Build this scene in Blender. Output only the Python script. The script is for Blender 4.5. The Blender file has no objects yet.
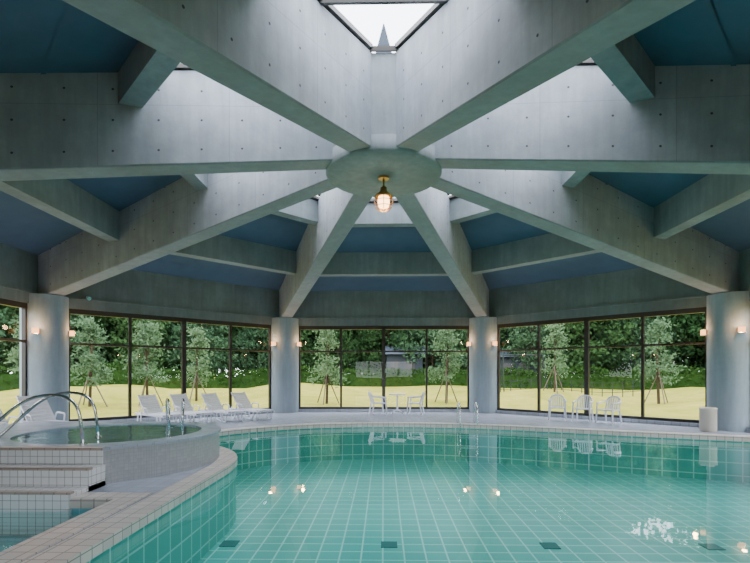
import bpy, bmesh, math, random
from mathutils import Vector, Matrix, noise
scene = bpy.context.scene
COL = scene.collection
random.seed(7)
PI = math.pi

# ------------------------------------------------------------------ materials
def new_mat(name):
    m = bpy.data.materials.new(name); m.use_nodes = True
    nt = m.node_tree; nt.nodes.clear()
    out = nt.nodes.new('ShaderNodeOutputMaterial')
    return m, nt, out
def N(nt, t, **kw):
    n = nt.nodes.new(t)
    for k, v in kw.items(): setattr(n, k, v)
    return n
def mth(nt, op, a, b=None, c=None):
    n = nt.nodes.new('ShaderNodeMath'); n.operation = op
    for i, v in enumerate((a, b, c)):
        if v is None: continue
        if isinstance(v, (int, float)): n.inputs[i].default_value = v
        else: nt.links.new(v, n.inputs[i])
    return n.outputs[0]
def mixc(nt, f, a, b):
    n = nt.nodes.new('ShaderNodeMix'); n.data_type = 'RGBA'
    if isinstance(f, (int, float)): n.inputs[0].default_value = f
    else: nt.links.new(f, n.inputs[0])
    for i, v in ((6, a), (7, b)):
        if isinstance(v, tuple): n.inputs[i].default_value = (v[0], v[1], v[2], 1)
        else: nt.links.new(v, n.inputs[i])
    return n.outputs[2]
def princ(nt, out, col, rough=0.5, metal=0.0, spec=0.5):
    p = nt.nodes.new('ShaderNodeBsdfPrincipled')
    if isinstance(col, tuple): p.inputs['Base Color'].default_value = (*col, 1)
    else: nt.links.new(col, p.inputs['Base Color'])
    if isinstance(rough, (int, float)): p.inputs['Roughness'].default_value = rough
    else: nt.links.new(rough, p.inputs['Roughness'])
    p.inputs['Metallic'].default_value = metal
    p.inputs['Specular IOR Level'].default_value = spec
    nt.links.new(p.outputs[0], out.inputs[0])
    return p
def nz(nt, vec, scale, detail=4, rough=0.6):
    n = nt.nodes.new('ShaderNodeTexNoise')
    n.inputs['Scale'].default_value = scale; n.inputs['Detail'].default_value = detail
    n.inputs['Roughness'].default_value = rough
    if vec is not None: nt.links.new(vec, n.inputs['Vector'])
    return n.outputs[0]
def ramp(nt, f, lo, hi):
    n = nt.nodes.new('ShaderNodeMapRange')
    nt.links.new(f, n.inputs[0]); n.inputs[1].default_value = lo; n.inputs[2].default_value = hi
    return n.outputs[0]
def plain(name, col, rough=0.5, metal=0.0, var=0.06, scale=8, spec=0.5):
    m, nt, out = new_mat(name)
    tc = N(nt, 'ShaderNodeTexCoord')
    f = nz(nt, tc.outputs['Object'], scale)
    d = tuple(max(0, c * (1 - var * 2)) for c in col); l = tuple(min(1, c * (1 + var)) for c in col)
    princ(nt, out, mixc(nt, f, d, l), rough, metal, spec)
    return m
def bump(nt, p, h, strength, dist=0.02):
    b = nt.nodes.new('ShaderNodeBump'); b.inputs['Strength'].default_value = strength
    b.inputs['Distance'].default_value = dist
    nt.links.new(h, b.inputs['Height']); nt.links.new(b.outputs[0], p.inputs['Normal'])

def concrete(name, col, holes=False, var=0.24):
    m, nt, out = new_mat(name)
    tc = N(nt, 'ShaderNodeTexCoord')
    vec = tc.outputs['Object']
    f1 = ramp(nt, nz(nt, vec, 0.9, 5, 0.65), 0.3, 0.7)
    f2 = ramp(nt, nz(nt, vec, 7, 5, 0.7), 0.3, 0.7)
    mp = N(nt, 'ShaderNodeMapping'); mp.inputs['Scale'].default_value = (3, 3, 0.35)
    nt.links.new(vec, mp.inputs['Vector'])
    f3 = ramp(nt, nz(nt, mp.outputs[0], 2.2, 4, 0.6), 0.35, 0.75)
    dk = tuple(c * (1 - var) for c in col); lt = tuple(min(1, c * (1 + var)) for c in col)
    c = mixc(nt, f1, dk, lt)
    c = mixc(nt, mth(nt, 'MULTIPLY', f2, 0.35), c, tuple(x * 0.75 for x in col))
    c = mixc(nt, mth(nt, 'MULTIPLY', f3, 0.5), c, tuple(x * 0.58 for x in col))
    if holes:
        uv = N(nt, 'ShaderNodeSeparateXYZ'); nt.links.new(tc.outputs['UV'], uv.inputs[0])
        u, v = uv.outputs[0], uv.outputs[1]
        def cell(x, s, off):
            return mth(nt, 'MULTIPLY', mth(nt, 'SUBTRACT', mth(nt, 'FRACT', mth(nt, 'DIVIDE', mth(nt, 'ADD', x, off), s)), 0.5), s)
        du = cell(u, 0.62, 0.2); dv = cell(v, 0.46, 0.0)
        d = mth(nt, 'SQRT', mth(nt, 'ADD', mth(nt, 'POWER', mth(nt, 'ABSOLUTE', du), 2), mth(nt, 'POWER', mth(nt, 'ABSOLUTE', dv), 2)))
        hole = mth(nt, 'LESS_THAN', d, 0.017)
        seam = mth(nt, 'LESS_THAN', mth(nt, 'ABSOLUTE', cell(u, 1.86, 0.0)), 0.006)
        seam2 = mth(nt, 'LESS_THAN', mth(nt, 'ABSOLUTE', cell(v, 0.92, 0.46)), 0.005)
        c = mixc(nt, mth(nt, 'MULTIPLY', mth(nt, 'MAXIMUM', seam, seam2), 0.4), c, tuple(x * 0.45 for x in col))
        c = mixc(nt, hole, c, (0.07, 0.07, 0.08))
    p = princ(nt, out, c, 0.75, 0, 0.3)
    bump(nt, p, f2, 0.2, 0.01)
    return m

def tile(name, col, grout, size, w, rough=0.25, var=0.1, off=(0.013, 0.017, 0.011)):
    m, nt, out = new_mat(name)
    tc = N(nt, 'ShaderNodeTexCoord'); ge = N(nt, 'ShaderNodeNewGeometry')
    s = N(nt, 'ShaderNodeSeparateXYZ'); nt.links.new(tc.outputs['Object'], s.inputs[0])
    g = N(nt, 'ShaderNodeSeparateXYZ'); nt.links.new(ge.outputs['True Normal'], g.inputs[0])
    tot = None
    for i in range(3):
        fr = mth(nt, 'FRACT', mth(nt, 'DIVIDE', mth(nt, 'ADD', s.outputs[i], 50 * size + off[i]), size))
        ln = mth(nt, 'GREATER_THAN', mth(nt, 'ABSOLUTE', mth(nt, 'SUBTRACT', fr, 0.5)), 0.5 - w / size / 2)
        mk = mth(nt, 'LESS_THAN', mth(nt, 'ABSOLUTE', g.outputs[i]), 0.75)
        l = mth(nt, 'MULTIPLY', ln, mk)
        tot = l if tot is None else mth(nt, 'MAXIMUM', tot, l)
    sc = N(nt, 'ShaderNodeVectorMath', operation='SCALE'); nt.links.new(tc.outputs['Object'], sc.inputs[0]); sc.inputs['Scale'].default_value = 1 / size
    fl = N(nt, 'ShaderNodeVectorMath', operation='FLOOR'); nt.links.new(sc.outputs[0], fl.inputs[0])
    wn = N(nt, 'ShaderNodeTexWhiteNoise'); nt.links.new(fl.outputs[0], wn.inputs['Vector'])
    base = mixc(nt, wn.outputs['Value'], tuple(c * (1 - var) for c in col), tuple(min(1, c * (1 + var)) for c in col))
    princ(nt, out, mixc(nt, tot, base, grout), rough, 0, 0.5)
    return m

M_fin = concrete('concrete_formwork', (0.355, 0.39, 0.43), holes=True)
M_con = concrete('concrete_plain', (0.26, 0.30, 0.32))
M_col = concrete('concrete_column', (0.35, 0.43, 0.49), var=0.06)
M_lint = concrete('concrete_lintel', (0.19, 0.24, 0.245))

def blue_ceiling():
    m, nt, out = new_mat('blue_ceiling_panels')
    tc = N(nt, 'ShaderNodeTexCoord')
    f = nz(nt, tc.outputs['Object'], 2.5)
    c = mixc(nt, f, (0.065, 0.115, 0.175), (0.09, 0.15, 0.22))
    princ(nt, out, c, 0.7, 0, 0.2)
    return m
M_blue = blue_ceiling()
M_roof = plain('roof_metal', (0.2, 0.22, 0.24), 0.5)
M_frame = plain('dark_bronze_frame', (0.03, 0.027, 0.025), 0.4)
M_white = plain('white_plastic', (0.84, 0.86, 0.92), 0.35, var=0.02)
M_chrome = plain('stainless_steel', (0.75, 0.77, 0.78), 0.18, 1.0, var=0.02)
M_brass = plain('brass', (0.55, 0.33, 0.12), 0.3, 1.0, var=0.05)
M_deck = tile('deck_tiles', (0.41, 0.45, 0.53), (0.31, 0.34, 0.40), 0.15, 0.008, 0.22)
M_cop = tile('coping_tiles', (0.64, 0.58, 0.53), (0.27, 0.23, 0.20), 0.155, 0.011, 0.3)
M_pool = tile('pool_tiles', (0.085, 0.50, 0.455), (0.46, 0.82, 0.76), 0.30, 0.024, 0.3, 0.05)
M_kid = tile('wading_pool_tiles', (0.20, 0.47, 0.54), (0.31, 0.57, 0.62), 0.30, 0.012, 0.3, 0.05)
M_step = tile('white_step_tiles', (0.80, 0.81, 0.81), (0.30, 0.28, 0.26), 0.10, 0.006, 0.3, 0.03)
M_tub = tile('tub_mosaic', (0.40, 0.41, 0.42), (0.34, 0.35, 0.36), 0.05, 0.006, 0.4, 0.08)
M_nose = tile('nosing_tiles', (0.46, 0.36, 0.31), (0.25, 0.2, 0.17), 0.155, 0.01, 0.35)
M_drain = plain('drain_dark', (0.03, 0.16, 0.16), 0.6)

def facing_fresnel(nt, ior, normal=None):
    ge = N(nt, 'ShaderNodeNewGeometry')
    i = mth(nt, 'ADD', mth(nt, 'MULTIPLY', ge.outputs['Backfacing'], 1 / ior - ior), ior)
    fr = N(nt, 'ShaderNodeFresnel'); nt.links.new(i, fr.inputs[0])
    if normal is not None: nt.links.new(normal, fr.inputs['Normal'])
    return fr.outputs[0]
def glass_mat(name, tint=(0.97, 0.99, 0.985)):
    m, nt, out = new_mat(name)
    t = N(nt, 'ShaderNodeBsdfTransparent'); t.inputs[0].default_value = (*tint, 1)
    g = N(nt, 'ShaderNodeBsdfGlossy'); g.inputs['Roughness'].default_value = 0.0
    mx = N(nt, 'ShaderNodeMixShader')
    nt.links.new(facing_fresnel(nt, 1.3), mx.inputs[0]); nt.links.new(t.outputs[0], mx.inputs[1]); nt.links.new(g.outputs[0], mx.inputs[2])
    nt.links.new(mx.outputs[0], out.inputs[0])
    return m
M_glass = glass_mat('window_glass')

def water_mat(name, tint, bs=0.05):
    m, nt, out = new_mat(name)
    tc = N(nt, 'ShaderNodeTexCoord')
    h = nz(nt, tc.outputs['Object'], 1.6, 2, 0.5)
    b = N(nt, 'ShaderNodeBump'); b.inputs['Strength'].default_value = bs; b.inputs['Distance'].default_value = 0.1
    nt.links.new(h, b.inputs['Height'])
    t = N(nt, 'ShaderNodeBsdfTransparent'); t.inputs[0].default_value = (*tint, 1)
    g = N(nt, 'ShaderNodeBsdfGlossy'); g.inputs['Roughness'].default_value = 0.02
    g.inputs[0].default_value = (0.88, 1, 0.98, 1)
    nt.links.new(b.outputs[0], g.inputs['Normal'])
    mx = N(nt, 'ShaderNodeMixShader')
    nt.links.new(facing_fresnel(nt, 1.4, b.outputs[0]), mx.inputs[0]); nt.links.new(t.outputs[0], mx.inputs[1]); nt.links.new(g.outputs[0], mx.inputs[2])
    nt.links.new(mx.outputs[0], out.inputs[0])
    return m
M_water = water_mat('pool_water', (0.82, 0.99, 0.96), 0.03)
M_water2 = water_mat('tub_water', (0.9, 0.97, 0.97), 0.3)

def emis(name, col, s):
    m, nt, out = new_mat(name)
    e = N(nt, 'ShaderNodeEmission'); e.inputs[0].default_value = (*col, 1); e.inputs[1].default_value = s
    nt.links.new(e.outputs[0], out.inputs[0]); return m
M_bulb = emis('warm_lamp_glass', (1.0, 0.42, 0.16), 4.5)
M_bulb2 = emis('warm_bulb', (1.0, 0.55, 0.25), 9)

def leaf_mat(name, a, b):
    m, nt, out = new_mat(name)
    ge = N(nt, 'ShaderNodeNewGeometry'); oi = N(nt, 'ShaderNodeObjectInfo')
    f = ramp(nt, nz(nt, ge.outputs['Position'], 0.7, 4, 0.7), 0.3, 0.7)
    f = mth(nt, 'MULTIPLY', mth(nt, 'ADD', f, oi.outputs['Random']), 0.5)
    c = mixc(nt, f, a, b)
    d = N(nt, 'ShaderNodeBsdfDiffuse'); t = N(nt, 'ShaderNodeBsdfTranslucent')
    nt.links.new(c, d.inputs[0]); nt.links.new(c, t.inputs[0])
    mx = N(nt, 'ShaderNodeMixShader'); mx.inputs[0].default_value = 0.3
    nt.links.new(d.outputs[0], mx.inputs[1]); nt.links.new(t.outputs[0], mx.inputs[2])
    nt.links.new(mx.outputs[0], out.inputs[0]); return m
M_leaf = leaf_mat('tree_leaves', (0.012, 0.038, 0.014), (0.06, 0.12, 0.042))
M_leaf2 = leaf_mat('pine_needles', (0.03, 0.07, 0.035), (0.075, 0.14, 0.07))
M_leaf3 = leaf_mat('young_pine_needles', (0.07, 0.13, 0.07), (0.14, 0.22, 0.11))
M_hedge = leaf_mat('hedge_leaves', (0.012, 0.035, 0.008), (0.04, 0.09, 0.02))
M_bark = plain('bark', (0.06, 0.045, 0.03), 0.9, var=0.2, spec=0.05)
M_pole = plain('bamboo_pole', (0.14, 0.115, 0.09), 0.9, var=0.1, spec=0.05)
M_fence = plain('fence_metal', (0.03, 0.038, 0.035), 0.9, spec=0.05)

def lawn_mat():
    m, nt, out = new_mat('lawn_grass')
    ge = N(nt, 'ShaderNodeNewGeometry')
    f = ramp(nt, nz(nt, ge.outputs['Position'], 0.25, 5, 0.6), 0.3, 0.7)
    f2 = ramp(nt, nz(nt, ge.outputs['Position'], 1.2, 6, 0.75), 0.4, 0.7)
    c = mixc(nt, f, (0.20, 0.20, 0.032), (0.35, 0.30, 0.07))
    c = mixc(nt, mth(nt, 'MULTIPLY', f2, 0.6), c, (0.11, 0.15, 0.025))  # darker green patches: uneven grass, plus tree shadow painted into the colour
    p = princ(nt, out, c, 0.9, 0, 0.0)
    return m
M_lawn = lawn_mat()

# ------------------------------------------------------------------ mesh builder
class B:
    def __init__(s):
        s.v = []; s.f = []; s.m = []; s.mats = []; s.sm = []
    def mi(s, mat):
        if mat not in s.mats: s.mats.append(mat)
        return s.mats.index(mat)
    def add(s, vs, fs, mat, smooth=False, M=None):
        o = len(s.v); k = s.mi(mat)
        for v in vs:
            v = Vector(v)
            s.v.append(tuple(M @ v) if M is not None else tuple(v))
        for f in fs:
            s.f.append(tuple(i + o for i in f)); s.m.append(k); s.sm.append(smooth)
    def box(s, c, d, mat, M=None, rot=None):
        hx, hy, hz = d[0] / 2, d[1] / 2, d[2] / 2
        vs = [Vector((x, y, z)) for x in (-hx, hx) for y in (-hy, hy) for z in (-hz, hz)]
        if rot is not None: vs = [rot @ v for v in vs]
        vs = [v + Vector(c) for v in vs]
        s.add(vs, [(0, 1, 3, 2), (4, 6, 7, 5), (0, 4, 5, 1), (2, 3, 7, 6), (0, 2, 6, 4), (1, 5, 7, 3)], mat, False, M)
    def cyl(s, p0, p1, r0, r1=None, mat=None, seg=16, M=None, caps=True, smooth=True):
        r1 = r0 if r1 is None else r1
        p0, p1 = Vector(p0), Vector(p1)
        ax = (p1 - p0).normalized()
        a = ax.orthogonal().normalized(); b = ax.cross(a)
        vs = []
        for p, r in ((p0, r0), (p1, r1)):
            for i in range(seg):
                t = 2 * PI * i / seg
                vs.append(p + a * math.cos(t) * r + b * math.sin(t) * r)
        fs = [(i, (i + 1) % seg, seg + (i + 1) % seg, seg + i) for i in range(seg)]
        s.add(vs, fs, mat, smooth, M)
        if caps:
            s.add(vs[:seg], [tuple(range(seg))[::-1]], mat, False, M)
            s.add(vs[seg:], [tuple(range(seg))], mat, False, M)
    def tube(s, pts, r, mat, seg=8, M=None):
        pts = [Vector(p) for p in pts]
        n = len(pts); vs = []
        prev = None
        for i, p in enumerate(pts):
            d = (pts[min(i + 1, n - 1)] - pts[max(i - 1, 0)]).normalized()
            if prev is None: a = d.orthogonal().normalized()
            else: a = (prev - d * prev.dot(d)).normalized()
            prev = a; b = d.cross(a)
            for k in range(seg):
                t = 2 * PI * k / seg
                vs.append(p + (a * math.cos(t) + b * math.sin(t)) * r)
        fs = [(i * seg + k, i * seg + (k + 1) % seg, (i + 1) * seg + (k + 1) % seg, (i + 1) * seg + k) for i in range(n - 1) for k in range(seg)]
        fs += [tuple(range(seg))[::-1], tuple(range((n - 1) * seg, n * seg))]
        s.add(vs, fs, mat, True, M)
    def lathe(s, prof, mat, seg=24, M=None, c=(0, 0, 0)):
        vs = []; n = len(prof)
        for (r, z) in prof:
            for k in range(seg):
                t = 2 * PI * k / seg
                vs.append((c[0] + r * math.cos(t), c[1] + r * math.sin(t), c[2] + z))
        fs = [(i * seg + k, i * seg + (k + 1) % seg, (i + 1) * seg + (k + 1) % seg, (i + 1) * seg + k) for i in range(n - 1) for k in range(seg)]
        s.add(vs, fs, mat, True, M)
    def prism(s, poly, z0, z1, mat, M=None, top=True, bottom=True):
        n = len(poly)
        vs = [(x, y, z0) for x, y in poly] + [(x, y, z1) for x, y in poly]
        fs = [(i, (i + 1) % n, n + (i + 1) % n, n + i) for i in range(n)]
        if top: fs.append(tuple(range(n, 2 * n)))
        if bottom: fs.append(tuple(range(n))[::-1])
        s.add(vs, fs, mat, False, M)
    def done(s, name, M=None, bevel=0):
        me = bpy.data.meshes.new(name)
        me.from_pydata(s.v, [], s.f)
        for m in s.mats: me.materials.append(m)
        me.polygons.foreach_set('material_index', s.m)
        me.polygons.foreach_set('use_smooth', s.sm)
        me.update()
        o = bpy.data.objects.new(name, me); COL.objects.link(o)
        if M is not None: o.matrix_world = M
        if bevel:
            md = o.modifiers.new('Bevel', 'BEVEL'); md.width = bevel; md.segments = 2; md.limit_method = 'ANGLE'
        return o

def curve_prism(name, outlines, z0, z1, mat):
    """filled slab with holes"""
    cu = bpy.data.curves.new(name, 'CURVE'); cu.dimensions = '2D'; cu.fill_mode = 'BOTH'
    cu.extrude = (z1 - z0) / 2
    for ol in outlines:
        sp = cu.splines.new('POLY'); sp.points.add(len(ol) - 1); sp.use_cyclic_u = True
        for p, (x, y) in zip(sp.points, ol): p.co = (x, y, 0, 1)
    tmp = bpy.data.objects.new('tmp', cu); COL.objects.link(tmp)
    bpy.context.view_layer.update()
    dg = bpy.context.evaluated_depsgraph_get()
    me = bpy.data.meshes.new_from_object(tmp.evaluated_get(dg))
    bpy.data.objects.remove(tmp)
    me.transform(Matrix.Translation((0, 0, (z0 + z1) / 2)))
    me.materials.clear(); me.materials.append(mat)
    o = bpy.data.objects.new(name, me); COL.objects.link(o)
    return o
def RZ(a): return Matrix.Rotation(a, 4, 'Z')
def TR(x, y, z=0): return Matrix.Translation((x, y, z))

# ------------------------------------------------------------------ building constants
R = 10.0
AP = R * math.cos(PI / 8)
APEX, SL = 7.06, 0.26
def roof(a): return APEX - SL * a
def vang(k): return PI / 2 + PI / 8 + k * PI / 4     # column / beam azimuths
def sang(k): return PI / 2 + k * PI / 4              # bay azimuths (k=0 back, 1 back-left ...)
C8 = math.cos(PI / 8); T8 = math.tan(PI / 8)
SIDES = ['back', 'back_left', 'left', 'front_left', 'front', 'front_right', 'right', 'back_right']

# radial beams (deep fins)
W = 0.43
def zb(r): return 5.23 - 0.193 * (r - 1.05)
def make_beam(k):
    r0, r1 = 0.60, 10.15
    prof = [(r0, zb(r0)), (r1, zb(r1)), (r1, roof(r1 * C8) + 0.02), (r0, roof(r0 * C8) + 0.02)]
    vs = [(r, -W / 2, z) for r, z in prof] + [(r, W / 2, z) for r, z in prof]
    fs = [(0, 1, 2, 3), (7, 6, 5, 4), (0, 4, 5, 1), (1, 5, 6, 2), (2, 6, 7, 3), (3, 7, 4, 0)]
    me = bpy.data.meshes.new('roof_beam'); me.from_pydata(vs, [], fs)
    uv = me.uv_layers.new(name='UVMap')
    for p in me.polygons:
        for li in p.loop_indices:
            v = me.vertices[me.loops[li].vertex_index].co
            if p.index < 2: uv.data[li].uv = (v.x, v.z - zb(v.x))
            else: uv.data[li].uv = (0.42, 0.0)
    me.materials.append(M_fin); me.update()
    o = bpy.data.objects.new('roof_beam', me); COL.objects.link(o)
    o.matrix_world = RZ(vang(k))
    md = o.modifiers.new('Bevel', 'BEVEL'); md.width = 0.02; md.segments = 1
for k in range(8): make_beam(k)

# hub disc + core + cap + finial
HZ = 5.18
b = B()
b.lathe([(0.0, HZ), (1.05, HZ), (1.08, HZ + .03), (1.08, HZ + .26), (0.0, HZ + .26)], M_con, 64)
oc = [(1.05 / C8 * math.cos(vang(k)), 1.05 / C8 * math.sin(vang(k))) for k in range(8)]
b.prism(oc, HZ + .2, roof(1.05), M_con)
o = b.done('beam_hub')
b = B()
oc2 = [(x * 0.22, y * 0.22) for x, y in oc]
n = 8
b.add([(x, y, roof(1.05) + 0.002) for x, y in oc] + [(x, y, APEX - .04) for x, y in oc2], [(i, (i + 1) % 8, 8 + (i + 1) % 8, 8 + i) for i in range(8)] + [tuple(range(8, 16))], M_roof)
b.cyl((0, 0, APEX - .1), (0, 0, 8.05), 0.30, 0.01, plain('finial_metal', (0.05, 0.065, 0.09), 0.7, spec=0.1), 8, smooth=False)
b.done('roof_finial')

# ring beams
def ring(name, a, w, zlo, mat, ztop=None):
    b = B()
    for k in range(8):
        M = RZ(sang(k))
        hi, ho = a - w / 2, a + w / 2
        vs = []
        for aa in (hi, ho):
            for y in (-1, 1):
                yy = y * aa * T8
                vs += [(aa, yy, zlo), (aa, yy, roof(aa) + 0.03)]
        b.add(vs, [(0, 2, 3, 1), (4, 5, 7, 6), (0, 4, 6, 2), (1, 3, 7, 5)], mat, False, M)
    return b.done(name)
ring('ring_beam_outer', 6.55, 0.34, 4.70, M_con)
ring('ring_beam_skylight', 3.98, 0.30, 5.52, M_con)

# ceiling slab
b = B()
a0, a1, th = 4.05, 10.35, 0.3
for k in range(8):
    M = RZ(sang(k))
    vs = []
    for a in (a0, a1):
        for y in (-1, 1):
            vs += [(a, y * a * T8, roof(a)), (a, y * a * T8, roof(a) + th)]
    b.add(vs, [(0, 4, 6, 2)], M_blue, False, M)
    b.add(vs, [(1, 3, 7, 5), (4, 5, 7, 6), (0, 2, 3, 1)], M_roof, False, M)
    # panel battens on the blue ceiling
    for a in (5.0, 7.5, 8.4):
        h = a * T8
        d = 0.03
        b.add([(a - d, -h, roof(a - d) - 0.02), (a + d, -h, roof(a + d) - 0.02), (a + d, h, roof(a + d) - 0.02), (a - d, h, roof(a - d) - 0.02)], [(0, 1, 2, 3)], M_blue, False, M)
b.done('ceiling')

# skylight
bg, bf = B(), B()
for k in range(8):
    M = RZ(sang(k))
    g0, g1 = 1.08, 3.9
    bg.add([(g0, -g0 * T8, roof(g0) + .06), (g1, -g1 * T8, roof(g1) + .06), (g1, g1 * T8, roof(g1) + .06), (g0, g0 * T8, roof(g0) + .06)], [(0, 1, 2, 3)], M_glass, False, M)
    slope = Matrix.Rotation(math.atan(SL), 4, 'Y')
    for a, ww in ((1.10, 0.05), (2.6, 0.07), (3.8, 0.09)):
        bf.box((a, 0, roof(a) + 0.05), (ww, 2 * a * T8, 0.07), M_frame, M, slope.to_3x3())
    Mv = RZ(vang(k))
    sl2 = math.atan(SL * C8)
    L = 2.9
    bf.box((2.5, 0, roof(2.5 * C8) + 0.06), (L, W + 0.09, 0.07), M_frame, Mv, Matrix.Rotation(sl2, 3, 'Y'))
sk = bf.done('skylight')
sg = bg.done('glass'); sg.parent = sk

# columns
for k in range(8):
    b = B()
    zc = zb(R) + 0.02
    b.cyl((0, 0, 0), (0, 0, zc + 0.06), 0.55, 0.55, M_col, 48)
    o = b.done('round_column', TR(R * math.cos(vang(k)), R * math.sin(vang(k))))

# walls / lintels / windows
HALF = R * math.sin(PI / 8)
wcount = 0
for k in range(8):
    M = RZ(sang(k))
    b = B()
    solid = k in (3, 5)
    if k == 4:      # entrance wall behind the viewer: unseen glazed doors added to light the steps
        dw, dh = 2.3, 2.5
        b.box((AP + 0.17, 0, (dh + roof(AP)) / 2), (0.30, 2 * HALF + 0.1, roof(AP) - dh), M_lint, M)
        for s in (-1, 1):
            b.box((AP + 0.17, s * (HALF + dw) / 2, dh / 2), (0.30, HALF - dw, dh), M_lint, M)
        b.done('wall_front')
        b = B(); x = AP + 0.2
        b.box((x, 0, dh - 0.05), (0.1, 2 * dw, 0.1), M_frame, M)
        for t in (-dw + .04, -dw / 2, 0, dw / 2, dw - .04):
            b.box((x, t, dh / 2), (0.1, 0.07, dh), M_frame, M)
        b.add([(x, -dw, 0.02), (x, dw, 0.02), (x, dw, dh), (x, -dw, dh)], [(0, 1, 2, 3)], M_glass, False, M)
        b.done('added_door_1')
        continue
    zlow = 0.0 if solid else 3.32
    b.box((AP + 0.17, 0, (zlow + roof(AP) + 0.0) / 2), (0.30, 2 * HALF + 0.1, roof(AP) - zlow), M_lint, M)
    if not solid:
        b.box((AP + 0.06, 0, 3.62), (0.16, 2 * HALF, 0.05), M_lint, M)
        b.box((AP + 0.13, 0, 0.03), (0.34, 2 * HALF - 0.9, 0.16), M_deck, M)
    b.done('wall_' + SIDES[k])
    if solid: continue
    wcount += 1
    b = B()
    x = AP + 0.12; hw = 3.30
    z0, z1, zt = 0.11, 3.32, 2.33
    b.box((x, 0, z1 - 0.07), (0.12, 2 * hw, 0.14), M_frame, M)
    b.box((x, 0, z0 + 0.04), (0.12, 2 * hw, 0.08), M_frame, M)
    for t in (-hw + 0.04, -1.65, 1.65, hw - 0.04):
        b.box((x, t, (z0 + z1) / 2), (0.10, 0.075, z1 - z0), M_frame, M)
    b.box((x, 0, (z0 + z1) / 2), (0.12, 0.13, z1 - z0), M_frame, M)
    for t in (-2.46, -0.83, 0.83, 2.46):
        b.box((x, t, zt), (0.08, 1.62, 0.06), M_frame, M)
    b.add([(x, -hw, z0), (x, hw, z0), (x, hw, z1), (x, -hw, z1)], [(0, 1, 2, 3)], M_glass, False, M)
    b.done('window_%d' % wcount)

# ------------------------------------------------------------------ floor, pools
def catmull(P, n=8):
    out = []
    for i in range(len(P) - 1):
        p0 = Vector(P[max(i - 1, 0)]); p1 = Vector(P[i]); p2 = Vector(P[i + 1]); p3 = Vector(P[min(i + 2, len(P) - 1)])
        for j in range(n):
            t = j / n
            q = 0.5 * ((2 * p1) + (p2 - p0) * t + (2 * p0 - 5 * p1 + 4 * p2 - p3) * t * t + (3 * p1 - p0 - 3 * p2 + p3) * t ** 3)
            out.append((q.x, q.y))
    out.append(tuple(P[-1])); return out
left = catmull([(-2.5, -1.3), (-2.62, -0.55), (-3.05, 0.3), (-3.95, 1.3), (-4.6, 2.1), (-4.3, 2.85), (-3.6, 3.75), (-2.5, 4.55), (-1.2, 5.0), (0.2, 5.13), (1.6, 5.02), (3.0, 4.65), (4.6, 4.0), (6.2, 3.25), (7.8, 2.55), (8.85, 2.15)], 6)
pool = [(-2.55, -7.5)] + [(-2.55 + 0.01 * i, -6 + i * 1.0) for i in range(5)] + left + [(8.7, -2.4), (7.9, -4.5), (5.0, -7.4)]
pool = pool[::-1]   # CCW
kid = [(-7.4, -3.3), (-7.4, -5.1), (-5.2, -7.3), (-3.15, -7.3), (-3.15, -3.3)]
def area(P): return 0.5 * sum(P[i][0] * P[(i + 1) % len(P)][1] - P[(i + 1) % len(P)][0] * P[i][1] for i in range(len(P)))
if area(pool) < 0: pool = pool[::-1]
if area(kid) < 0: kid = kid[::-1]
def offset(P, d):
    n = len(P); out = []
    for i in range(n):
        a, p, c = Vector(P[i - 1]), Vector(P[i]), Vector(P[(i + 1) % n])
        d1 = (p - a).normalized(); d2 = (c - p).normalized()
        n1 = Vector((d1.y, -d1.x)); n2 = Vector((d2.y, -d2.x))
        m = (n1 + n2); m.normalize()
        k = d / max(0.4, m.dot(n1))
        out.append((p.x + m.x * k, p.y + m.y * k))
    return out
octa = [(10.7 * math.cos(vang(k)), 10.7 * math.sin(vang(k))) for k in range(8)]
curve_prism('floor', [octa, pool, kid], -0.25, 0.0, M_deck)
WZ = -0.12
def coping(name, P, w):
    b = B(); Q = offset(P, w); n = len(P); P2 = offset(P, -0.03)
    vs = [(x, y, 0.015) for x, y in Q] + [(x, y, 0.015) for x, y in P2] + [(x, y, -0.10) for x, y in P2]
    vs += [(x, y, -0.01) for x, y in Q]
    fs = []
    for i in range(n):
        j = (i + 1) % n
        fs += [(i, j, n + j, n + i), (n + i, n + j, 2 * n + j, 2 * n + i), (3 * n + i, 3 * n + j, j, i)]
    b.add(vs, fs, M_cop)
    return b.done(name)
coping('pool_coping', pool, 0.30)
coping('wading_pool_coping', kid, 0.27)
def basin(name, P, zf, mat, drains=()):
    b = B(); P2 = offset(P, -0.005); n = len(P)
    vs = [(x, y, -0.02) for x, y in P2] + [(x, y, zf) for x, y in P2]
    b.add(vs, [(i, n + i, n + (i + 1) % n, (i + 1) % n) for i in range(n)] + [tuple(range(n, 2 * n))], mat)
    for (x, y) in drains:
        b.box((x, y, zf + 0.006), (0.24, 0.24, 0.01), M_drain)
    return b.done(name)
basin('swimming_pool_basin', pool, -1.05, M_pool, [(-2.30, -1.85), (0.08, -1.85), (2.45, -1.85), (4.8, -1.85)])
basin('wading_pool_basin', kid, -0.42, M_kid)
def water(name, P, z, mat):
    b = B(); b.add([(x, y, z) for x, y in offset(P, -0.008)], [tuple(range(len(P)))], mat); return b.done(name)
water('swimming_pool_water', pool, WZ, M_water)
water('wading_pool_water', kid, WZ - 0.02, M_water)

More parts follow.
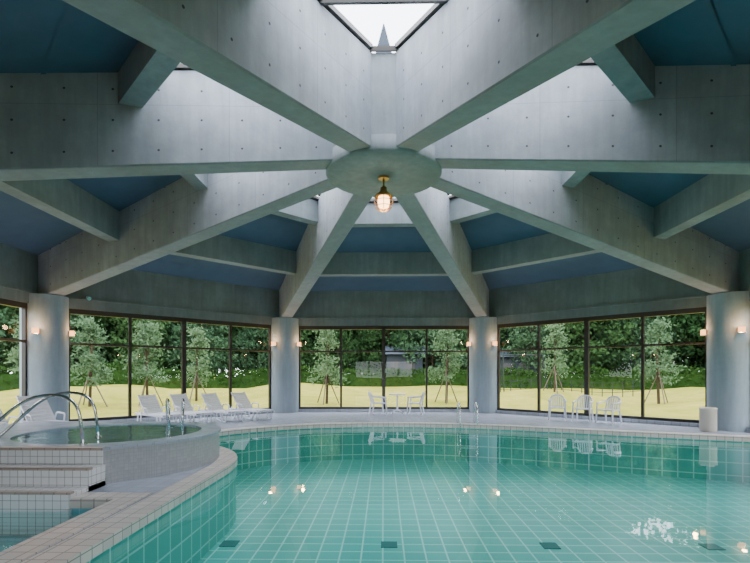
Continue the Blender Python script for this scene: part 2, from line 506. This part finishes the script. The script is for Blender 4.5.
# raised tub with steps
TC = (-4.56, -0.95); TRr = 1.69; TI = 1.42
def circ(c, r, n=64): return [(c[0] + r * math.cos(2 * PI * i / n), c[1] + r * math.sin(2 * PI * i / n)) for i in range(n)]
ys = -2.62
XS = -3.74
arc = []
a_start = -math.acos((XS + 0.1 - TC[0]) / TRr)
for i in range(41):
    t = a_start + (PI / 2 - a_start) * i / 40
    arc.append((TC[0] + TRr * math.cos(t), TC[1] + TRr * math.sin(t)))
outline = [(-7.3, ys), (XS, ys)] + arc + [(-7.3, TC[1] + TRr)]
o = curve_prism('hot_tub', [outline, circ(TC, TI)], -0.1, 0.47, M_tub)
b = B()
# rim cap
cap = offset(outline, 0.03)
tub_cap = curve_prism('hot_tub_rim', [cap, circ(TC, TI - 0.03)], 0.47, 0.505, M_deck)
b.prism(circ(TC, TI + .002), 0.0, 0.02, M_kid)
wpo = b.done('hot_tub_floor')
bw = B(); bw.add([(x, y, 0.485) for x, y in circ(TC, TI - 0.02)], [tuple(range(64))], M_water2); wo = bw.done('hot_tub_water')
for c in (tub_cap, wpo, wo): c.parent = o
b = B()
for i, (z, d) in enumerate(((0.28, 0.36), (0.07, 0.72))):
    y0 = ys - d
    b.box(((-7.3 + XS + .03) / 2, (y0 + ys) / 2, (z - 0.42) / 2), (7.3 + XS + .03, d, z + 0.42), M_step)
    b.box(((-7.3 + XS + .03) / 2, y0 + 0.03, z + 0.008), (7.3 + XS + 0.05, 0.08, 0.03), M_nose)
b.box(((-7.3 + XS) / 2, ys - 0.01, 0.1), (7.3 + XS, 0.02, 0.75), M_step)
b.box(((-7.3 + XS) / 2, ys - 0.0, 0.49), (7.3 + XS + 0.02, 0.08, 0.035), M_nose)
b.done('tub_steps')

# ------------------------------------------------------------------ rails
def arcpts(P, r=0.15, n=6):
    P = [Vector(p) for p in P]; out = [P[0]]
    for i in range(1, len(P) - 1):
        a = (P[i - 1] - P[i]); c = (P[i + 1] - P[i])
        ra = min(r, a.length / 2, c.length / 2)
        p0 = P[i] + a.normalized() * ra; p2 = P[i] + c.normalized() * ra
        for j in range(n + 1):
            t = j / n
            out.append(p0 * (1 - t) ** 2 + P[i] * 2 * t * (1 - t) + p2 * t * t)
    out.append(P[-1]); return out
for (dy, xo) in ((0.0, 0), (0.75, -0.25)):
    b = B()
    b.tube(arcpts([(-4.12 + xo, -2.45 + dy, 0.5), (-4.16 + xo, -2.5 + dy, 1.2), (-4.85 + xo, -2.5 + dy, 1.2), (-5.65 + xo, -2.5 + dy, 0.5)], 0.42, 10), 0.022, M_chrome, 10)
    b.cyl((-4.12 + xo, -2.45 + dy, 0.50), (-4.12 + xo, -2.45 + dy, 0.53), 0.05, 0.05, M_chrome)
    b.cyl((-5.65 + xo, -2.5 + dy, 0.50), (-5.65 + xo, -2.5 + dy, 0.53), 0.05, 0.05, M_chrome)
    b.done('tub_handrail')
b = B()
b.tube(arcpts([(-4.4, 0.66, 0.5), (-4.4, 0.60, 0.98), (-4.15, 0.2, 0.98), (-4.08, 0.05, 0.42)], 0.2), 0.02, M_chrome, 10)
b.tube(arcpts([(-4.05, 0.60, 0.5), (-4.05, 0.54, 0.98), (-3.85, 0.18, 0.98), (-3.82, 0.0, 0.42)], 0.2), 0.02, M_chrome, 10)
b.done('tub_grab_rail')
b = B()
for dx in (-0.25, 0.25):
    b.tube(arcpts([(2.45 + dx, 5.25, 0.0), (2.45 + dx, 5.2, 0.62), (2.45 + dx, 4.78, 0.62), (2.45 + dx, 4.70, -0.9)], 0.2), 0.02, M_chrome, 10)
for z in (-0.35, -0.65):
    b.box((2.45, 4.71, z), (0.5, 0.08, 0.03), M_chrome)
b.done('pool_ladder')

# ------------------------------------------------------------------ furniture
def chair(x, y, ang, sc=0.95):
    b = B(); m = M_white
    # seat (dished, slatted look)
    for i in range(6):
        xx = -0.2 + i * 0.08
        b.box((xx, 0.0, 0.43), (0.066, 0.46, 0.02), m)
    b.box((0, -0.22, 0.425), (0.5, 0.04, 0.035), m); b.box((0, 0.22, 0.425), (0.46, 0.04, 0.035), m)
    b.box((-0.24, 0, 0.425), (0.03, 0.46, 0.035), m); b.box((0.24, 0, 0.425), (0.03, 0.46, 0.035), m)
    for sx in (-1, 1):
        b.cyl((sx * 0.28, -0.27, 0), (sx * 0.25, -0.22, 0.64), 0.022, 0.028, m, 8)
        b.cyl((sx * 0.26, 0.30, 0), (sx * 0.23, 0.22, 0.44), 0.022, 0.028, m, 8)
        # arm sweeping into back
        b.tube(arcpts([(sx * 0.255, -0.25, 0.645), (sx * 0.29, 0.0, 0.66), (sx * 0.26, 0.24, 0.68), (sx * 0.22, 0.29, 0.72)], 0.1), 0.026, m, 8)
        b.cyl((sx * 0.23, 0.22, 0.43), (sx * 0.21, 0.31, 0.74), 0.024, 0.024, m, 8)
    # arched back hoop
    hoop = []
    for i in range(13):
        t = PI * i / 12
        hoop.append((0.215 * math.cos(t), 0.31 + 0.035 * math.sin(t), 0.72 + 0.14 * math.sin(t)))
    b.tube(hoop, 0.026, m, 8)
    for i in range(5):
        xx = -0.14 + i * 0.07
        zt = 0.72 + 0.14 * math.sqrt(max(0, 1 - (xx / 0.215) ** 2))
        p0 = Vector((xx, 0.22, 0.44)); p1 = Vector((xx * 1.05, 0.34, zt))
        d = p1 - p0; L = d.length
        rot = d.to_track_quat('Z', 'Y').to_matrix()
        b.box((p0 + p1) / 2, (0.042, 0.012, L), m, None, rot)
    return b.done('patio_chair', TR(x, y) @ RZ(ang) @ Matrix.Scale(sc, 4))
chair(-0.2, 8.35, math.radians(105))
chair(1.15, 8.35, math.radians(-105 + 0))
def px(xp, D): return ((xp - 384) * D / 471, D - 8.97)
for xp, D, a in ((555, 15.35, -20), (580, 14.85, -35), (605, 14.35, -55)):
    X, Y = px(xp, D); chair(X, Y, math.radians(a), 0.92)
b = B()
b.lathe([(0, 0.70), (0.30, 0.70), (0.32, 0.715), (0.32, 0.73), (0.30, 0.74), (0, 0.74)], M_white, 32)
b.cyl((0, 0, 0.1), (0, 0, 0.7), 0.03, 0.03, M_white)
for i in range(4):
    t = PI / 4 + i * PI / 2
    b.tube([(0, 0, 0.16), (0.16 * math.cos(t), 0.16 * math.sin(t), 0.1), (0.27 * math.cos(t), 0.27 * math.sin(t), 0.018)], 0.018, M_white)
b.done('patio_table', TR(0.5, 8.4))

def lounger(x, y, ang, sc=1.0):
    b = B(); m = M_white
    for sx in (-1, 1):
        b.tube(arcpts([(sx * 0.31, -1.0, 0.30), (sx * 0.31, -0.9, 0.34), (sx * 0.31, 0.9, 0.34)], 0.1), 0.025, m, 8)
        b.box((sx * 0.31, 0, 0.335), (0.03, 1.8, 0.07), m)
        for yy in (-0.72, 0.62):
            b.tube(arcpts([(sx * 0.31, yy - 0.10, 0.33), (sx * 0.33, yy - 0.13, 0.02), (sx * 0.33, yy + 0.13, 0.02), (sx * 0.31, yy + 0.10, 0.33)], 0.06), 0.02, m, 8)
        # arm rest
        b.tube(arcpts([(sx * 0.33, -0.02, 0.34), (sx * 0.36, -0.02, 0.54), (sx * 0.36, 0.36, 0.56), (sx * 0.33, 0.42, 0.34)], 0.08), 0.02, m, 8)
    for i in range(12):
        b.box((0, -0.93 + i * 0.098, 0.365), (0.60, 0.078, 0.018), m)
    # raised back
    t = math.radians(48)
    dy, dz = math.cos(t), math.sin(t)
    rot = Matrix.Rotation(t, 3, 'X')
    for i in range(8):
        s = 0.06 + i * 0.098
        b.box((0, 0.25 + s * dy, 0.36 + s * dz), (0.58, 0.078, 0.018), m, None, rot)
    for sx in (-1, 1):
        b.box((sx * 0.28, 0.25 + 0.4 * dy, 0.35 + 0.4 * dz), (0.035, 0.84, 0.04), m, None, rot)
        b.cyl((sx * 0.26, 0.25 + 0.5 * dy, 0.34 + 0.5 * dz), (sx * 0.26, 0.85, 0.34), 0.012, 0.012, m, 6)
    b.cyl((-0.31, 0.88, 0.34), (0.31, 0.88, 0.34), 0.02, 0.02, m, 8)
    b.cyl((-0.31, -0.98, 0.32), (0.31, -0.98, 0.32), 0.02, 0.02, m, 8)
    o = b.done('sun_lounger', TR(x, y) @ RZ(ang) @ Matrix.Scale(sc, 4))
    return o
for xp, D in ((158, 13.75), (190, 14.35), (221, 14.95), (251, 15.55)):
    X, Y = px(xp, D); lounger(X, Y, math.radians(52), 0.88)
lounger(-7.75, 1.9, math.radians(62)); lounger(-7.9, 0.7, math.radians(66))

# bin
b = B()
b.lathe([(0, 0.0), (0.17, 0.0), (0.19, 0.02), (0.19, 0.56), (0.2, 0.57), (0.2, 0.6), (0.16, 0.62), (0.15, 0.56), (0, 0.55)], plain('bin_metal', (0.60, 0.56, 0.47), 0.5), 32)
b.done('waste_bin', TR(8.34, 3.42))

# ------------------------------------------------------------------ lamps
for k in range(8):
    if k in (3, 4): continue
    va = vang(k)
    cx, cy = R * math.cos(va), R * math.sin(va)
    for s in (-1, 1):
        a = va + PI + s * math.radians(50)
        b = B()
        Ml = TR(cx, cy, 2.6) @ RZ(a)
        b.box((0.56, 0, 0), (0.04, 0.10, 0.14), M_chrome)
        b.box((0.63, 0, -0.08), (0.14, 0.16, 0.02), M_chrome)
        b.box((0.63, 0, 0.0), (0.11, 0.13, 0.14), M_bulb)
        b.done('wall_sconce', Ml, 0.01)
        ld = bpy.data.lights.new('sconce_light', 'POINT'); ld.energy = 14; ld.color = (1, 0.55, 0.25); ld.shadow_soft_size = 0.06
        lo = bpy.data.objects.new('sconce_light', ld); COL.objects.link(lo)
        lo.location = Ml @ Vector((0.80, 0, 0.08))
b = B()
b.cyl((0, 0, HZ), (0, 0, HZ - 0.04), 0.10, 0.10, M_brass)
b.cyl((0, 0, HZ - 0.04), (0, 0, 4.98), 0.02, 0.02, M_brass)
b.lathe([(0.0, 5.0), (0.06, 4.98), (0.07, 4.90), (0.15, 4.84), (0.17, 4.80), (0.15, 4.79)], M_brass, 24)
b.lathe([(0.0, 4.80), (0.10, 4.80), (0.11, 4.74), (0.11, 4.66), (0.09, 4.61), (0.0, 4.59)], M_bulb2, 24)
for i in range(8):
    t = i * PI / 4
    c, s = math.cos(t), math.sin(t)
    b.tube([(0.15 * c, 0.15 * s, 4.8), (0.175 * c, 0.175 * s, 4.7), (0.14 * c, 0.14 * s, 4.57), (0.02 * c, 0.02 * s, 4.53)], 0.006, M_brass, 6)
for z, r in ((4.72, 0.173), (4.62, 0.155)):
    b.tube([(r * math.cos(2 * PI * i / 24), r * math.sin(2 * PI * i / 24), z) for i in range(25)], 0.006, M_brass, 6)
b.done('pendant_lamp')
ld = bpy.data.lights.new('pendant_light', 'POINT'); ld.energy = 15; ld.color = (1, 0.68, 0.4); ld.shadow_soft_size = 0.12
lo = bpy.data.objects.new('pendant_light', ld); COL.objects.link(lo); lo.location = (0, 0, 4.45)
# small spotlight on lintel
X, Y = px(87, 13.2)
b = B()
b.box((0, 0.1, 0), (0.08, 0.18, 0.05), M_frame); b.cyl((0, -0.02, 0), (0, -0.20, -0.05), 0.04, 0.06, M_roof, 16); b.cyl((0, -0.20, -0.05), (0, -0.21, -0.052), 0.055, 0.055, M_chrome, 16)
b.done('spotlight', TR(X, Y, 3.62) @ RZ(math.radians(45)))

# ------------------------------------------------------------------ outside
def gz(x, y):
    r = math.hypot(x, y)
    t = min(1, max(0, (r - 13) / 18)); t = t * t * (3 - 2 * t)
    amp = min(1, max(0, (r - 12) / 8))
    return -0.12 + 0.5 * t + amp * 0.8 * (noise.noise(Vector((x * 0.15, y * 0.15, 3.3))))
b = B()
rad = [9.9 + i * 0.8 for i in range(45)] + [48, 56, 70, 100]
na = 144; vs = []
for r in rad:
    for i in range(na):
        t = 2 * PI * i / na; x, y = r * math.cos(t), r * math.sin(t)
        vs.append((x, y, gz(x, y)))
fs = [(j * na + i, (j + 1) * na + i, (j + 1) * na + (i + 1) % na, j * na + (i + 1) % na) for j in range(len(rad) - 1) for i in range(na)]
b.add(vs, fs, M_lawn, True); b.done('lawn')

def leafquad(vs, fs, p, s, rnd):
    u = Vector((rnd.gauss(0, 1), rnd.gauss(0, 1), rnd.gauss(0, 1))).normalized()
    v = u.orthogonal().normalized(); w = u.cross(v)
    a = rnd.uniform(0, PI); v2 = v * math.cos(a) + w * math.sin(a); w2 = u.cross(v2)
    o = len(vs)
    vs += [p - v2 * s, p - w2 * s * 0.5, p + v2 * s, p + w2 * s * 0.5]
    fs.append((o, o + 1, o + 2, o + 3))
def tree_mesh(seed, H, Rc, ncl, nl, ls, mat, conic=False, hlo=0.12):
    rnd = random.Random(seed); b = B()
    b.cyl((0, 0, -0.3), (0.1, 0.05, H * 0.75), 0.16 * H / 9, 0.05, M_bark, 8)
    vs, fs = [], []
    for c in range(ncl):
        h = rnd.uniform(hlo, 1.0)
        prof = (1 - h) * 1.0 + 0.12 if conic else math.sin(PI * min(1, h * 0.8 + 0.2)) ** 0.6
        t = rnd.uniform(0, 2 * PI); rr = Rc * prof * math.sqrt(rnd.uniform(0.15, 1))
        cp = Vector((rr * math.cos(t), rr * math.sin(t), h * H))
        if c % 5 == 0:
            b.cyl((0, 0, h * H * 0.75), cp, 0.035 * H / 9, 0.01, M_bark, 5, caps=False)
        cr = rnd.uniform(0.5, 0.95) * H / 9
        for i in range(nl):
            d = Vector((rnd.gauss(0, 1), rnd.gauss(0, 1), rnd.gauss(0, 0.6))) * cr * 0.6
            leafquad(vs, fs, cp + d, ls * rnd.uniform(0.6, 1.3), rnd)
    b.add(vs, fs, mat)
    ob = b.done('tmp_tree'); me = ob.data; bpy.data.objects.remove(ob); return me
meshes = [tree_mesh(11, 9, 2.6, 110, 60, 0.18, M_leaf), tree_mesh(12, 11, 3.0, 120, 60, 0.19, M_leaf), tree_mesh(13, 10, 2.2, 110, 60, 0.17, M_leaf, True), tree_mesh(14, 8, 2.8, 100, 60, 0.18, M_leaf2)]
forest = bpy.data.objects.new('forest', None); COL.objects.link(forest)
rnd = random.Random(5)
for rr, sp in ((36, 4.2), (41, 3.6), (46, 3.4), (52, 3.2)):
    nn = int(rr * math.radians(230) / sp)
    for i in range(nn):
        t = math.radians(-25) + math.radians(230) * (i + rnd.uniform(-.3, .3)) / nn
        r = rr + rnd.uniform(-1.6, 1.6)
        x, y = r * math.cos(t), r * math.sin(t)
        o = bpy.data.objects.new('forest_tree', rnd.choice(meshes)); COL.objects.link(o)
        s = rnd.uniform(0.8, 1.2) * (1.0 + (rr - 36) * 0.035)
        o.location = (x, y, gz(x, y) - 0.1); o.rotation_euler = (0, 0, rnd.uniform(0, 6.28)); o.scale = (s, s, s)
        o.parent = forest
# hedge
rnd = random.Random(9); vs, fs = [], []
for i in range(26000):
    t = math.radians(-15) + math.radians(210) * rnd.random()
    r = 31 + rnd.uniform(-0.7, 0.7); x, y = r * math.cos(t), r * math.sin(t)
    hh = 1.4 + 0.35 * noise.noise(Vector((x * .5, y * .5, 0)))
    leafquad(vs, fs, Vector((x, y, gz(x, y) + rnd.uniform(0, 1) ** 0.7 * hh)), 0.14 * rnd.uniform(.7, 1.3), rnd)
b = B(); b.add(vs, fs, M_hedge)
core = []
for i in range(106):
    t = math.radians(-15) + math.radians(210) * i / 105
    for r in (30.5, 31.5):
        x, y = r * math.cos(t), r * math.sin(t); core.append((x, y, gz(x, y) - .1)); core.append((x, y, gz(x, y) + 1.0))
fs2 = []
for i in range(105):
    a = i * 4; c = a + 4
    fs2 += [(a, a + 1, c + 1, c), (a + 2, c + 2, c + 3, a + 3), (a + 1, a + 3, c + 3, c + 1)]
b.add(core, fs2, M_hedge); b.done('hedge')
# staked young pines
pm = [tree_mesh(s, 4.2, 1.15, 34, 55, 0.085, M_leaf3, True, 0.28) for s in (21, 22, 23)]
def staked(xp, D, s=1.0, i=0):
    X, Y = px(xp, D); z = gz(X, Y)
    e = bpy.data.objects.new('staked_pine', None); COL.objects.link(e); e.location = (X, Y, z)
    o = bpy.data.objects.new('pine', pm[i % 3]); COL.objects.link(o); o.parent = e; o.scale = (s, s, s); o.rotation_euler = (0, 0, xp)
    b = B()
    for k in range(3):
        t = k * 2 * PI / 3 + 0.4
        b.cyl((0.7 * math.cos(t), 0.7 * math.sin(t), -0.1), (-0.08 * math.cos(t), -0.08 * math.sin(t), 1.8 * s), 0.028, 0.025, M_pole, 8)
    st = b.done('stakes'); st.parent = e
for i, (xp, D, s) in enumerate(((88, 20, 0.9), (147, 22, 0.95), (196, 25, 0.9), (327, 24, 0.95), (446, 24, 0.95), (553, 27, 0.9), (655, 24, 1.0), (28, 22, 0.9))):
    staked(xp, D, s, i)
# low dark fence
b = B()
pts = []
for i in range(15):
    xp = 500 + i * 10; D = 33.0 - i * 0.3
    X, Y = px(xp, D); pts.append(Vector((X, Y, gz(X, Y))))
for i, p in enumerate(pts):
    b.cyl(p - Vector((0, 0, .1)), p + Vector((0, 0, 0.95)), 0.025, 0.025, M_fence, 6)
for h in (0.3, 0.6, 0.9):
    b.tube([p + Vector((0, 0, h)) for p in pts], 0.014, M_fence, 5)
b.done('garden_fence')
# swing frame
X, Y = px(522, 29.0); z = gz(X, Y)
b = B()
for s in (-1, 1):
    for t in (-0.6, 0.6):
        b.cyl((s * 1.3, t, -0.1), (s * 1.2, 0, 2.1), 0.035, 0.035, M_fence, 8)
b.cyl((-1.25, 0, 2.1), (1.25, 0, 2.1), 0.035, 0.035, M_fence, 8)
for c in (-0.55, 0.55):
    for d in (-0.2, 0.2):
        b.cyl((c + d, 0, 2.1), (c + d, 0, 0.5), 0.01, 0.01, M_fence, 5)
    b.box((c, 0, 0.49), (0.46, 0.2, 0.04), M_fence)
b.done('swing_frame', TR(X, Y, z))
# low grey outbuildings beyond the hedge
M_shed = plain('grey_siding', (0.042, 0.052, 0.06), 0.9, spec=0.02)
M_shedr = plain('grey_shed_roof', (0.05, 0.063, 0.08), 0.9, spec=0.02)
def shed(xp, D, w, h):
    X, Y = px(xp, D); z = gz(X, Y) - 0.2
    b = B()
    b.box((0, 0, h / 2), (w, 3, h), M_shed)
    b.add([(-w / 2 - .4, -2, h), (w / 2 + .4, -2, h), (w / 2 + .4, 0, h + 0.8), (-w / 2 - .4, 0, h + 0.8), (-w / 2 - .4, 2, h), (w / 2 + .4, 2, h)], [(0, 1, 2, 3), (3, 2, 5, 4), (0, 3, 4), (1, 5, 2)], M_shedr)
    nwin = int(w // 1.3)
    for i in range(nwin):
        b.box((-w / 2 + 0.75 + i * 1.3, -1.52, h * 0.62), (0.9, 0.04, h * 0.36), M_frame)
    b.done('garden_shed', TR(X, Y, z) @ RZ(-math.atan2(X, Y)))
shed(405, 43.5, 3.2, 2.9); shed(515, 43.0, 5.0, 2.6); shed(610, 42.0, 4.5, 2.4)

# ------------------------------------------------------------------ light
w = bpy.data.worlds.new('World'); scene.world = w; w.use_nodes = True
nt = w.node_tree; nt.nodes.clear()
out = N(nt, 'ShaderNodeOutputWorld'); bgk = N(nt, 'ShaderNodeBackground')
tc = N(nt, 'ShaderNodeTexCoord'); f = nz(nt, tc.outputs['Generated'], 2.0, 4)
nt.links.new(mixc(nt, f, (0.80, 0.87, 1.0), (0.97, 0.94, 1.0)), bgk.inputs[0]); bgk.inputs[1].default_value = 9.0
nt.links.new(bgk.outputs[0], out.inputs[0])

def portal(M, sx, sy):
    ld = bpy.data.lights.new('sky_portal', 'AREA'); ld.shape = 'RECTANGLE'; ld.size = sx; ld.size_y = sy
    ld.cycles.is_portal = True
    lo = bpy.data.objects.new('sky_portal', ld); COL.objects.link(lo); lo.matrix_world = M
portal(TR(0, 0, 7.25), 8.4, 8.4)
for k in (0, 1, 2, 6, 7, 4):
    M = RZ(sang(k)) @ TR(AP + 0.5, 0, 1.7 if k != 4 else 1.25)
    d = -(M.to_3x3() @ Vector((1, 0, 0)))
    portal(Matrix.Translation(M.translation) @ d.to_track_quat('-Z', 'Y').to_matrix().to_4x4(), 6.6 if k != 4 else 4.8, 3.3 if k != 4 else 2.6)

# ------------------------------------------------------------------ camera
cd = bpy.data.cameras.new('camera'); cd.sensor_width = 36; cd.lens = 36 * 470 / 750
cd.shift_x = 0; cd.shift_y = 91.5 / 750
cd.clip_start = 0.05
co = bpy.data.objects.new('camera', cd); COL.objects.link(co)
co.location = (0, -8.82, 1.5); co.rotation_euler = (PI / 2, 0, 0.0185)
scene.camera = co
